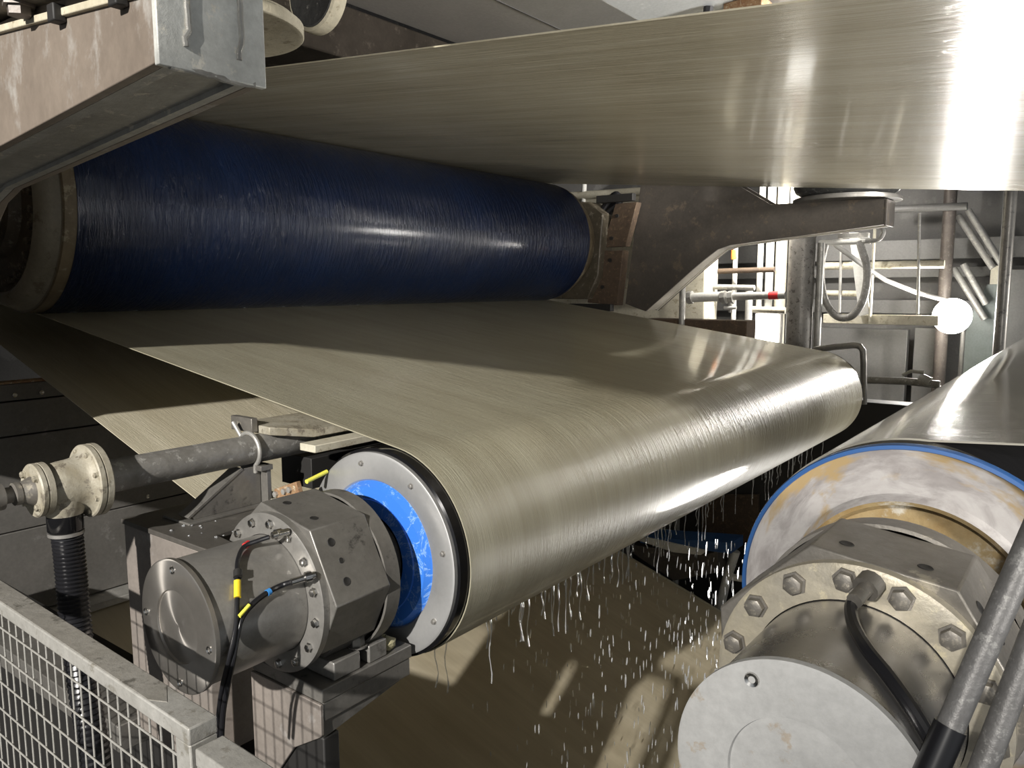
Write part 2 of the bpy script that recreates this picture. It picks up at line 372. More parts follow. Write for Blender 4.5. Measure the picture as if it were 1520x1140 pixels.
# upper felt: lies over the blue roll and runs off to the right
ua = 90-math.degrees(TH_U)
tx, tz = bx+(BR+.002)*math.cos(R(ua)), bz+(BR+.002)*math.sin(R(ua))
path = [(tx+(2.2-i*.2)*0, 0) for i in range(0)]
right_end = (2.0, tz-(2.0-tx)*math.tan(TH_U))
path = [right_end] + [(right_end[0]+(tx-right_end[0])*i/12, right_end[1]+(tz-right_end[1])*i/12) for i in range(1, 12)]
wrap = arc(bx, bz, BR+.002, ua, 118, 10); path += wrap
e = wrap[-1]; dx, dz = math.sin(R(118)), -math.cos(R(118))
path += [(e[0]-dx*2.0, e[1]-dz*2.0)]
o = obj('upper_felt', G().ribbon(path[::-1], 1.61, 5.445, -.004), 'felt_upper')
tag(o, 'wide pale beige wet felt overhead, running right from the top of the blue roll', 'felt')
# middle felt loop: under the blue roll, round the front roll, back to the left
sn = (math.sin(TH_S), math.cos(TH_S))
t0 = (fx+FR*sn[0], fz+FR*sn[1])
far = (-6.2, t0[1]+(t0[0]+6.2)*math.tan(TH_S))
P0 = (-4.251, 2.333)               # the return run passes here and touches the roll from below
dxx, dzz = fx-P0[0], fz-P0[1]; dd = math.hypot(dxx, dzz); base = math.atan2(dzz, dxx); th_r = base-math.asin(FR/dd)
t1 = (fx+FR*math.cos(th_r-math.pi/2), fz+FR*math.sin(th_r-math.pi/2))
a0 = 90-math.degrees(TH_S); a1 = math.degrees(th_r)-90
lp = [(far[0]+(t0[0]-far[0])*i/16, far[1]+(t0[1]-far[1])*i/16) for i in range(16)]
lp += arc(fx, fz, FR, a0, a1, 40)
le = (-6.2, t1[1]+(-6.2-t1[0])*math.tan(th_r))
lp += [(t1[0]+(le[0]-t1[0])*i/16, t1[1]+(le[1]-t1[1])*i/16) for i in range(1, 17)]
o = obj('middle_felt', G().ribbon(lp, 1.475, 5.455, .0035), 'felt_middle')
tag(o, 'wet khaki felt wrapped around the dripping front roll and passing under the blue roll', 'felt')
# bottom felt
zb = lambda x: .429-.334*(x+3.075)
o = obj('bottom_felt', G().ribbon([(-7+i*.5, zb(-7+i*.5)) for i in range(13)], 1.475, 5.455, .004), 'felt_lower')
tag(o, 'brown shaded felt sloping away below the front roll behind the falling water', 'felt')
# right felt
fp = [(rx+(RR+.004)*math.cos(R(195))+.6, rz+(RR+.004)*math.sin(R(195))-2.0)]
fp = [(rx-RR-.004, rz-1.9), (rx-RR-.004, rz-.9)] + arc(rx, rz, RR+.004, 180, 88, 30) + [(rx+.5, rz+RR+.004+.035), (2.0, rz+RR+.11)]
o = obj('right_felt', G().ribbon(fp, 1.535, 5.455, .0035), 'felt_right')
tag(o, 'shiny grey wet felt over the right-hand roll, reflecting the lamp', 'felt')

def lathe_part(name, prof, cx, cz, mat, parent, seg=72, bevel=0):
    return obj(name, G().lathe(prof, (cx, 0, cz), (0, 1, 0), seg), mat, parent, bevel)
def bolt_proto(name, parent, mat, s=1.):
    g = G(); g.lathe([(0, 1e-5), (0, .0145*s), (-.003*s, .0145*s), (-.003*s, .0115*s), (-.0115*s, .0112*s), (-.0125*s, .0095*s), (-.0125*s, 1e-5)], (0, 0, 0), (0, 1, 0), 6)
    return g
def bolts(parent, cx, cz, y, rad, n, a0, mat, s=1., name='bolt', keep=None):
    src = None
    for k in range(n):
        a = R(a0+360*k/n)
        if keep and not keep(math.degrees(a) % 360): continue
        p = (cx+rad*math.cos(a), y, cz+rad*math.sin(a))
        if src is None:
            src = obj(name, bolt_proto(name, parent, mat, s), mat, parent, at_=(0, 0, 0)); src.location = Vector(p)-Vector(WORLD[parent.name])
        else: inst(name, src, parent, p, (0, .4*k, 0))
def screw(parent, cx, cz, y, rad, angs, mat):
    src = None
    for a in angs:
        p = (cx+rad*math.cos(R(a)), y, cz+rad*math.sin(R(a)))
        g = G().lathe([(.002, 1e-5), (.002, .004), (-.001, .0045), (-.0025, .0085), (0, .0095), (.003, .0095)], (0, 0, 0), (0, 1, 0), 14)
        if src is None:
            src = obj('cap_screw', g, mat, parent, at_=(0, 0, 0)); src.location = Vector(p)-Vector(WORLD[parent.name])
        else: inst('cap_screw', src, parent, p)

# blue roll
br = thing('blue_roll', (bx, 3.4, bz-BR), 'large dark navy blue roll between the overhead felt and the middle felt', 'roll')
lathe_part('roll_cover', [(1.487, BR-.002), (1.49, BR), (2.4, BR), (3.4, BR), (4.4, BR), (5.405, BR), (5.41, BR-.004)], bx, bz, 'blue_cover', br, 128)
lathe_part('dirty_band', [(1.425, BR-.02), (1.44, BR-.006), (1.487, BR-.003)], bx, bz, 'rim_dirty', br, 96)['label'] = 'brown dirty band'
lathe_part('end_ring', [(1.36, .385), (1.352, .40), (1.36, .425), (1.375, .445), (1.40, .455), (1.43, .468), (1.432, .475)], bx, bz, 'rim_pale', br, 96)['label'] = 'pale crusted end ring'
ed = lathe_part('end_disc', [(1.375, .387), (1.372, .24), (1.33, .22), (1.33, .01)], bx, bz, 'end_brown', br, 72)
bolts(br, bx, bz, 1.374, .345, 32, 3, 'end_brown', 1.5, keep=lambda a: a < 90 or a > 270)
lathe_part('far_rim', [(5.41, BR-.002), (5.45, .478), (5.48, .462), (5.53, .44), (5.56, .43), (5.56, .3)], bx, bz, 'rim_dirty', br, 96)
lathe_part('far_hub', [(5.56, .39), (5.585, .385), (5.60, .36), (5.60, .01)], bx, bz, 'end_brown', br, 64)
lathe_part('journal', [(.92, .01), (.92, .16), (1.34, .16)], bx, bz, 'steel_grimy', br, 40)

# front roll
fr = thing('front_roll', (fx, 3.4, fz-FR), 'front turning roll with polished end disc and blue hub ring inside the khaki felt', 'roll')
lathe_part('roll_shell', [(1.44, .283), (1.436, .288), (1.44, .2945), (5.50, .2945), (5.504, .28), (5.504, .1)], fx, fz, 'black_gloss', fr, 96)['label'] = 'black rubber shell edge'
lathe_part('end_disc', [(1.431, .205), (1.426, .21), (1.4235, .279), (1.427, .2855), (1.44, .286)], fx, fz, 'disc_steel', fr, 96)['label'] = 'polished steel end disc'
lathe_part('hub_ring', [(1.405, .12), (1.405, .158), (1.409, .160), (1.411, .192), (1.417, .196), (1.432, .207)], fx, fz, 'blue_poly', fr, 80)['label'] = 'bright blue plastic hub ring'
bolts(fr, fx, fz, 1.4245, .255, 8, 12, 'steel', .6, name='disc_screw')
lathe_part('shaft', [(1.318, .11), (1.41, .11)], fx, fz, 'steel_dark', fr, 40)
lathe_part('far_journal', [(5.50, .14), (5.8, .14), (5.8, .01)], fx, fz, 'steel_dark', fr, 40)

# right roll
rr_ = thing('right_roll', (rx, 3.4, rz-RR), 'right-hand roll with blue edge and pale ochre-stained spinning end face', 'roll')
lathe_part('roll_cover', [(1.488, RR-.006), (1.486, RR-.002), (1.49, RR), (2.4, RR), (3.4, RR), (5.5, RR), (5.503, .25)], rx, rz, 'black_gloss', rr_, 96)
lathe_part('blue_edge_ring', [(1.484, RR-.009), (1.481, RR-.0075), (1.482, RR-.001), (1.488, RR+.0008), (1.50, RR+.001)], rx, rz, 'blue_edge', rr_, 96)['label'] = 'blue edge ring'
lathe_part('end_face', [(1.484, RR-.009), (1.488, RR-.015), (1.49, .25), (1.487, .215), (1.478, .207), (1.476, .203)], rx, rz, 'stained_end', rr_, 96)['label'] = 'pale end face with ochre stains'
lathe_part('hub_recess', [(1.476, .203), (1.482, .195), (1.52, .188), (1.525, .12)], rx, rz, 'ochre_crust', rr_, 80)['label'] = 'ochre crusted hub recess'
lathe_part('shaft', [(1.348, .11), (1.52, .11)], rx, rz, 'steel_grimy', rr_, 40)

# ------------------------------------------------------------------ drive housings (the same unit on the left and on the right)
def motor(name, cx, cz, yc, rot, label, mats, foot, scr, nb, b0, bs):
    body, cap, blk, fl, bolt = mats
    t = thing(name, (cx, yc+.2, cz-.2), label, 'motor')
    y = yc
    c = obj('end_cap', G().lathe([(y+.0045, 1e-4), (y+.0045, .009), (y+.004, .010), (y+.004, .0765), (y+.0045, .078), (y+.0045, .081), (y, .0825), (y, .146), (y+.002, .15), (y+.012, .15), (y+.012, .12)], (cx, 0, cz), (0, 1, 0), 96), cap, t)
    screw(t, cx, cz, y, .128, scr, 'chrome')
    lathe_part('body', [(y+.012, .1425), (y+.02, .1435), (y+.225, .1435), (y+.25, .1435)], cx, cz, body, t, 80)
    lathe_part('flange', [(y+.24, .145), (y+.241, .19), (y+.244, .196), (y+.262, .196), (y+.262, .15)], cx, cz, fl, t, 80)
    bolts(t, cx, cz, y+.241, .174, nb, b0, bolt, bs)
    A = [(3, .219), (53, .219), (105, .219), (155, .219), (205, .219), (238, .20), (302, .175), (-37, .197)]
    poly = [(cx+r*math.cos(R(a+rot)), cz+r*math.sin(R(a+rot))) for a, r in A]
    g = G().xz(poly, y+.262, y+.43)
    b = obj('housing_block', g, blk, t, .003)
    # tapped holes: flat black discs paint the dark inside the holes
    def on_facet(a, b_, u, v, out=0.):
        p = Vector((cx+.219*math.cos(R(a+rot)), 0, cz+.219*math.sin(R(a+rot)))); q = Vector((cx+.219*math.cos(R(b_+rot)), 0, cz+.219*math.sin(R(b_+rot))))
        n = (q-p).normalized(); n = Vector((n.z, 0, -n.x)); m = p+(q-p)*u
        if n.dot(m-Vector((cx, 0, cz))) < 0: n = -n
        return m+Vector((0, y+.262+v, 0))+n*out, n
    for (a, b_, u, v, r) in ((3, 53, .78, .045, .009), (3, 53, .25, .05, .009), (3, 53, .52, .055, .006), (53, 105, .25, .05, .009), (53, 105, .8, .05, .009)):
        p, n = on_facet(a, b_, u, v)
        obj('tapped_hole', G().lathe([(.0006, 1e-5), (.0006, r*.95), (.0012, r*1.05), (.0002, r*1.2)], p, n, 16), 'black_matt', b)
    lathe_part('rear_collar', [(y+.43, .20), (y+.431, .206), (y+.475, .206), (y+.478, .2), (y+.478, .1)], cx, cz, blk, t, 72)
    if foot:
        zt = foot
        g = G()
        g.xz([(cx+.02, zt+.045), (cx+.10, zt+.046), (cx+.105, zt+.052), (cx+.118, zt+.066), (cx+.148, zt+.090), (cx-.1, zt+.12), (cx-.16, zt+.05), (cx-.19, zt+.045), (cx-.19, zt), (cx+.02, zt)], y+.315, y+.44)
        obj('foot_web', g, blk, t, .002)
        for k, (ya, yb_) in enumerate(((y+.312, y+.395), (y+.425, y+.485))):
            obj('foot', G().box((cx-.0, ya, zt), (cx+.14, yb_, zt+.046)), 'steel', t, .003)
        bp = obj('foot_bolt', G().lathe([(0, .022), (.004, .022), (.004, .0195), (.026, .019), (.028, .016), (.028, 1e-5)], (cx+.112, y+.41, zt+.046), (0, 0, 1), 6), 'steel', t)
        obj('washer', G().lathe([(0, .012), (0, .027), (.004, .027), (.004, .012)], (cx+.112, y+.41, zt+.0455), (0, 0, 1), 24), 'steel_dark', bp)
    return t
PZ = 1.655
motor('left_drive_motor', fx, fz, .838, 0, 'steel drive motor with turned round cap bolted before the front roll', ('steel', 'turned_steel', 'steel_dark', 'steel', 'chrome'), PZ, [91, 179, -7, 271], 15, 14, .85)
worn('flange_stained', (.52, .47, .36), (.40, .37, .31), (.62, .56, .40), 12, .3, (.3, .6), .25)
turned('body_turned', (.47, .46, .45), .85, .25, .3)
motor('right_drive_motor', rx, rz, .868, 4, 'steel drive motor with chalky white round cap at the lower right', ('body_turned', 'mineral_white', 'steel_grimy', 'flange_stained', 'steel_grimy'), None, [116, 206, 26, 296], 15, 23, 1.25)
# rename without side words
for n in ('left_drive_motor', 'right_drive_motor'): bpy.data.objects[n].name = 'drive_motor'; 
for o_ in list(bpy.data.objects):
    if o_.name.startswith('drive_motor'): WORLD[o_.name] = o_.location.copy()

# ------------------------------------------------------------------ pedestal under the left motor
pd = thing('motor_pedestal', (-1.65, 1.25, .9), 'grey steel pedestal with thick base plate carrying the motor beside the fence', 'pedestal')
obj('top_plate', G().box((-1.70, 1.106, PZ-.036), (-1.42, 1.405, PZ-.001)), 'steel_dark', pd, .003)
obj('under_block', G().box((-1.70, 1.110, PZ-.085), (-1.423, 1.400, PZ-.037)), 'steel_dark', pd, .003)
obj('front_plate', G().xz([(-1.70, PZ-.037), (-1.421, PZ-.037), (-1.421, PZ-.115), (-1.428, PZ-.122), (-1.53, PZ-.185), (-1.68, PZ-.38), (-1.70, PZ-.38)], 1.100, 1.109), 'box_face', pd, .002)
obj('gusset', G().prism([(-1.430, 1.112, PZ-.086), (-1.430, 1.395, PZ-.086), (-1.430, 1.112, PZ-.13)], (-.02, 0, 0)), 'steel_dark', pd, .001)
obj('column', G().box((-1.70, 1.112, -1.5), (-1.428, 1.16, PZ-.13)), 'black_matt', pd, .004)
o = obj('mineral_lump', G().ball((-1.455, 1.345, PZ+.018), .024, 10, (1.1, 1, .75)), 'stone_crust')
for v in o.data.vertices: v.co += Vector((random.uniform(-1, 1), random.uniform(-1, 1), random.uniform(-1, 1)))*.005
tag(o, 'small yellowish mineral lump lying on the pedestal corner by the front roll', 'stone')
# arm box left of the motor
ab = thing('roll_bearing_box', (-1.95, 1.3, 1.5), 'dark wet steel box behind the motor carrying the pipe bracket', 'box')
obj('box_body', G().prism([(-2.12, 1.0, 1.36), (-1.722, 1.0, 1.36), (-1.722, 1.06, 1.36), (-1.80, 1.07, 1.36), (-1.80, 1.19, 1.36), (-1.88, 1.42, 1.36), (-2.12, 1.42, 1.36)], (0, 0, .598)), 'box_face', ab, .004)
obj('top_cover', G().prism([(-2.125, .995, 1.958), (-1.700, .995, 1.958), (-1.70, 1.065, 1.958), (-1.79, 1.075, 1.958), (-1.79, 1.2, 1.958), (-1.875, 1.425, 1.958), (-2.125, 1.425, 1.958)], (0, 0, .014)), 'box_steel', ab, .002)
dr = G()
for k in range(26): dr.ball((random.uniform(-1.95, -1.72), random.uniform(1.02, 1.3), 1.9735), random.uniform(.002, .005), 8, (1, 1, .5))
o = obj('water_beads', dr, 'water'); tag(o, 'loose water beads lying on the dark box top beside the motor', 'water', kind='stuff')

# ------------------------------------------------------------------ shower pipe, flanges, hose
PX, PZ2 = -1.95, 2.137
sp = thing('shower_pipe', (PX, 1.2, PZ2-.09), 'grey weathered pipe with crusted flanged elbow running in under the khaki felt', 'pipe')
obj('pipe', G().lathe([(.866, 1e-5), (.866, .0415), (2.6, .0415), (2.6, 1e-5)], (PX, 0, PZ2), (0, 1, 0), 32), 'pipe_old', sp)
obj('large_flange', G().lathe([(.832, .05), (.832, .086), (.835, .089), (.846, .089), (.847, .085), (.849, .085), (.850, .089), (.863, .089), (.866, .086), (.866, .04)], (PX, 0, PZ2), (0, 1, 0), 40), 'flange_crust', sp)
obj('elbow_body', G().lathe([(.748, .050), (.756, .055), (.775, .058), (.800, .060), (.815, .063), (.826, .070), (.832, .08)], (PX, 0, PZ2), (0, 1, 0), 36), 'flange_crust', sp)
obj('elbow_branch', G().lathe([(0, .05), (.02, .048), (.035, .042), (.04, .04)], (PX, .783, PZ2-.03), (0, 0, -1), 28), 'flange_crust', sp)
obj('small_flange', G().lathe([(.716, 1e-4), (.716, .060), (.719, .063), (.728, .063), (.729, .060), (.731, .060), (.732, .063), (.745, .063), (.748, .05)], (PX, 0, PZ2), (0, 1, 0), 6*6), 'flange_crust', sp)
bolts(sp, PX, PZ2, .716, .048, 4, 45, 'flange_crust', .7)
bolts(sp, PX, PZ2, .832, .074, 8, 20, 'flange_crust', .6, name='flange_bolt')
obj('inlet_nipple', G().lathe([(.42, .03), (.655, .03), (.656, .019), (.675, .018), (.678, .026), (.69, .026), (.692, .024), (.716, .034)], (PX, 0, PZ2), (0, 1, 0), 28), 'steel_grimy', sp)
# corrugated hose
hs = thing('corrugated_hose', (PX+.1, .78, 1.2), 'black corrugated drain hose hanging from the flanged pipe elbow', 'hose')
cl = spline([(PX, .783, PZ2-.075), (PX+.0, .787, PZ2-.2), (PX+.01, .785, PZ2-.36), (PX+.04, .785, PZ2-.56), (PX+.09, .79, PZ2-.8), (PX+.16, .81, PZ2-1.15)], 44)
obj('ribbed_tube', G().tube(cl, .04, 18, rf=lambda t: .034+.0022*math.sin(t*2*math.pi*74)), 'black_rubber', hs)
obj('hose_cuff', G().lathe([(0, .036), (0, .0395), (.045, .0395), (.05, .036)], (PX, .783, PZ2-.062), (0, 0, -1), 28), 'black_gloss', hs)
obj('hose_clamp', G().lathe([(.05, .036), (.05, .0395), (.058, .0395), (.058, .036)], (PX, .783, PZ2-.062), (0, 0, -1), 28), 'steel', hs)
# bracket with U-bolt
pb = thing('pipe_bracket', (PX, 1.3, 1.972), 'dark gusseted bracket with U-bolt holding the weathered pipe on the box', 'bracket')
obj('base_strip', G().box((PX-.09, 1.07, 1.9725), (PX+.045, 1.40, 1.979)), 'steel_dark', pb, .001)
obj('gusset', G().prism([(PX+.02, 1.10, 1.979), (PX+.02, 1.31, 1.979), (PX+.02, 1.31, 2.09), (PX+.02, 1.25, 2.09), (PX+.02, 1.09, 1.995)], (-.008, 0, 0)), 'steel_dark', pb, .001)
obj('gusset_lip', G().prism([(PX+.022, 1.085, 1.984), (PX+.022, 1.255, 2.088), (PX+.022, 1.25, 2.094), (PX+.022, 1.08, 1.99)], (-.05, 0, 0)), 'steel_dark', pb, .001)
obj('upright_plate', G().box((PX-.08, 1.312, 1.979), (PX+.05, 1.326, 2.095)), 'steel_dark', pb, .001)
obj('upper_plate', G().box((PX-.11, 1.306, 2.183), (PX-.005, 1.326, 2.225)), 'steel_grimy', pb, .002)
obj('saddle', G().box((PX-.07, 1.29, 2.08), (PX+.055, 1.33, 2.095)), 'steel_dark', pb, .001)
u = arc(0, 0, .049, 190, -30, 18)
obj('u_bolt', G().tube([(PX-.065, 1.285, PZ2+.075)]+[(PX+x, 1.290+.004*i/19, PZ2+z) for i, (x, z) in enumerate(arc(0, 0, .049, 135, -60, 18))]+[(PX+.02, 1.295, PZ2-.065)], .0065, 10), 'galv', pb)
# scraper holder inside the loop
sh = thing('scraper_holder', (-1.9, 1.5, 2.17), 'grey crusted slab and tan bar just under the khaki felt edge by the pipe', 'bracket')
obj('slab', G().prism([(-2.06, 1.33, 2.178), (-1.905, 1.33, 2.178), (-1.86, 1.45, 2.158), (-1.86, 1.60, 2.158), (-2.06, 1.60, 2.178)], (0, 0, .024)), 'flange_crust', sh, .003)
obj('tan_bar', G().box((-1.86, 1.40, 2.128), (-1.79, 1.9, 2.150)), 'cream_paint', sh, .002)
obj('holder_beam', G().box((-2.05, 1.47, 1.99), (-1.90, 5.3, 2.085)), 'black_matt', sh, .002)
# sensor by the disc
se = thing('sensor_clamp', at(430, 745, 1, 1.33), 'rusty little sensor clamp with bolts on a cream block beside the end disc', 'sensor')
c0 = at(428, 728, 1, 1.32)
obj('clamp_bar', G().box(c0+Vector((-.055, -.008, -.016)), c0+Vector((.055, .008, .016)), Matrix.Rotation(R(-20), 3, 'Y')), 'rust_bright', se, .002)
for d in (-.045, -.005, .02):
    obj('clamp_nut', G().lathe([(0, .009), (-.008, .009), (-.009, 1e-5)], c0+Vector((d, -.008, d*.36)), (0, 1, 0), 6), 'galv', se)
c1 = at(424, 748, 1, 1.32)
obj('cream_block', G().box((c1.x-.045, 1.30, 1.9725), (c1.x+.02, 1.36, c1.z+.012)), 'cream_paint', se, .003)
obj('probe', G().cyl(at(455, 715, 1, 1.34), at(485, 700, 1, 1.42), .006), 'yellow_bright', se)
obj('probe_body', G().box((c1.x+.021, 1.31, 1.975), (c1.x+.075, 1.37, 2.0)), 'black_matt', se, .002)
# ------------------------------------------------------------------ sensor cables on the left motor
def cable(name, label, pts, r, extras):
    t = thing(name, pts[-1], label, 'cable')
    obj('cable', G().tube(spline(pts, 8), r, 10), 'black_rubber', t)
    for (nm, a, b_, rad, mat) in extras: obj(nm, G().cyl(a, b_, rad, seg=12), mat, t)
    return t
def Q(px, py, y): return at(px, py, 1, y)
def S(px, py, y, r=.150, cx=fx, cz=fz):
    """point on the motor barrel (radius r about its axis) seen at this pixel; falls back to the given depth y"""
    d = RT*(px-760)+DN*(py-570)+FW*F; ox, oz = CAM.x-cx, CAM.z-cz
    a = d.x**2+d.z**2; b = ox*d.x+oz*d.z; c = ox*ox+oz*oz-r*r; q = b*b-a*c
    if q <= 0: return at(px, py, 1, y)
    p = CAM+d*((-b-math.sqrt(q))/a)
    return p if p.y < 1.06 and p.y > .8 else at(px, py, 1, y)
p = [Q(400, 797, 1.03), Q(382, 803, 1.01), S(362, 812, .97, .156), S(353, 832, .95, .153), S(352, 862, .94, .152), S(352, 892, .925, .152), S(350, 930, .905, .153), S(341, 975, .88, .16), S(331, 1015, .87, .165), Q(325, 1055, .87), Q(322, 1110, .87)]
cable('sensor_cable', 'black sensor cable with yellow tag hanging from the upper motor fitting', p, .0052,
      [('fitting', Q(428, 789, 1.075), Q(404, 795, 1.035), .0085, 'chrome'), ('fitting_nut', Q(417, 791.5, 1.06), Q(409, 793.5, 1.045), .012, 'chrome'), ('red_marker', S(369, 806.5, .985, .156), S(363.5, 810.5, .978, .156), .0075, 'red'),
       ('yellow_tag', S(352.5, 862, .938, .155), S(352.5, 887, .926, .155), .0078, 'yellow'), ('cable_tie', S(353, 847, .943, .154), S(353, 857, .94, .154), .0095, 'black_matt')])
p = [Q(440, 862, 1.03), S(420, 868, 1.0, .158), S(398, 879, .97, .154), S(375, 897, .94, .152), S(359, 918, .92, .152), S(352, 945, .905, .153), S(345, 985, .885, .163), S(337, 1025, .87, .168), Q(331, 1060, .87), Q(328, 1110, .87)]
cable('sensor_cable', 'black sensor cable with blue marker curving down from the lower motor fitting', p, .0062,
      [('fitting', Q(467, 853, 1.075), Q(432, 864, 1.02), .008, 'chrome'), ('fitting_nut', Q(462, 855, 1.065), Q(453, 857.5, 1.052), .0125, 'chrome'), ('blue_marker', S(401, 877.5, .973, .154), S(396, 880.5, .966, .154), .0078, 'tape_blue'),
       ('yellow_sleeve', S(370, 898, .932, .158), S(355, 915, .914, .158), .0042, 'yellow_bright')])
# letters on the yellow tag
T_ = lambda px, py, y: S(px, py, y, .153, rx, rz)
p = [Q(1270, 888, 1.06), Q(1263, 903, 1.045), T_(1268, 930, 1.0), T_(1288, 965, .965), T_(1320, 1005, .93), T_(1352, 1050, .9), T_(1385, 1105, .87), T_(1410, 1160, .84)]
cable('sensor_cable', 'thick black cable lying across the right motor with the white cap', p, .0085,
      [('fitting', Q(1296, 862, 1.095), Q(1268, 892, 1.045), .0105, 'steel_grimy'), ('fitting_nut', Q(1295, 863, 1.093), Q(1284, 875, 1.075), .018, 'steel_grimy')])
# ------------------------------------------------------------------ mesh fences
def fence(x0, x1, y0, zt, label, end_left=False):
    zt0, zt1 = zt
    f = thing('mesh_fence', ((x0+x1)/2, y0+.025, -1.5), label, 'fence', None)
    sl = (zt1-zt0)/(x1-x0); Z = lambda x: zt0+sl*(x-x0)
    dpt, hh = .05, .03
    obj('top_rail', G().xz([(x0, Z(x0)-hh), (x1, Z(x1)-hh), (x1, Z(x1)), (x0, Z(x0))], y0, y0+dpt), 'galv_pale', f, .003)
    if not end_left: obj('wet_film', G().prism([(x0, y0+.003, Z(x0)), (x1-.13, y0+.004, Z(x1-.13)), (x1-.10, y0+.02, Z(x1-.10)), (x1-.15, y0+.047, Z(x1-.15)), (x0, y0+.047, Z(x0))], (0, 0, .0008)), 'galv_wet', f)
    pw = .045; xp = x0 if end_left else x1-pw
    obj('post', G().box((xp, y0+.001, .6), (xp+pw, y0+dpt-.001, Z(xp)-hh)), 'galv_pale', f, .003)
    # open wire mesh behind the front edge of the frame
    xs = x0+.0125; src = None
    lo, hi = (xp+pw, x1) if end_left else (x0, xp)
    k = 0; h = .9
    x = lo+.012
    while x < hi:
        g = G().cyl((0, 0, 0), (0, 0, h), .0020, seg=8)
        if src is None: src = obj('vertical_wire', g, 'galv_pale', f, at_=(0, 0, 0)); src.location = Vector((x, y0+.012, Z(x)-hh-h))-Vector(WORLD[f.name])
        else: inst('vertical_wire', src, f, (x, y0+.012, Z(x)-hh-h))
        x += .037
    src = None
    for k in range(1, 13):
        z = -hh-.068*k+.028
        g = G().cyl((lo, 0, 0), (hi, 0, sl*(hi-lo)), .0020, seg=8)
        if src is None:
            src = obj('horizontal_wire', g, 'galv_pale', f, at_=(0, 0, 0)); src.location = Vector((0, y0+.0085, Z(lo)+z))-Vector(WORLD[f.name])
        else: inst('horizontal_wire', src, f, (0, y0+.0085, Z(lo)+z))
    return f
fence(-2.3, -1.105, .60, (1.945, 1.912), 'galvanised wire mesh fence panel below the black hose at lower left')
fence(-1.09, .3, .60, (1.885, 1.85), 'second galvanised fence panel, only its top corner showing below the motor', True)
# ------------------------------------------------------------------ tank behind
tk = thing('steel_tank', (-4.25, 3.2, .9), 'dark grey panelled tank side seen at left below the khaki felt edge', 'tank')
zs = [2.147, 2.06, 1.89, 1.42, .99]
for k in range(4):
    obj('panel', G().box((-4.24, .95, zs[k+1]+.003), (-4.2+.004*k, 5.2, zs[k]-.003)), 'tank_panel', tk, .003)
obj('top_lip', G().box((-4.26, .95, 2.147), (-4.185, 5.2, 2.157)), 'rust_bright', tk, .001)
obj('tank_core', G().box((-4.6, .97, 1.0), (-4.24, 5.18, 2.12)), 'black_matt', tk)
src = None
for y in (1.50, 1.62, 2.0):
    for z in (2.09, 1.45):
        obj('panel_bolt', G().lathe([(0, .012), (.006, .011), (.008, 1e-5)], (-4.197, y+(.12 if z < 2 else 0), z), (1, 0, 0), 10), 'chrome', tk)
obj('sill', G().box((-4.3, .95, .95), (-4.05, 5.2, .985)), 'galv', tk, .003)
# cross beam low left below hose
o = obj('dark_filler', G().box((-4.0, 1.12, -1.5), (-1.75, 1.30, 1.27)), 'black_matt'); tag(o, 'added black block standing in for darkness behind the wire mesh at lower left', 'frame')  # added block, black to give the darkness behind the mesh
o = obj('cross_member', G().box((-3.4, .95, 1.30), (-2.13, 1.10, 1.38)), 'steel_dark', None, .003); tag(o, 'pale steel cross member low behind the black corrugated hose', 'beam')
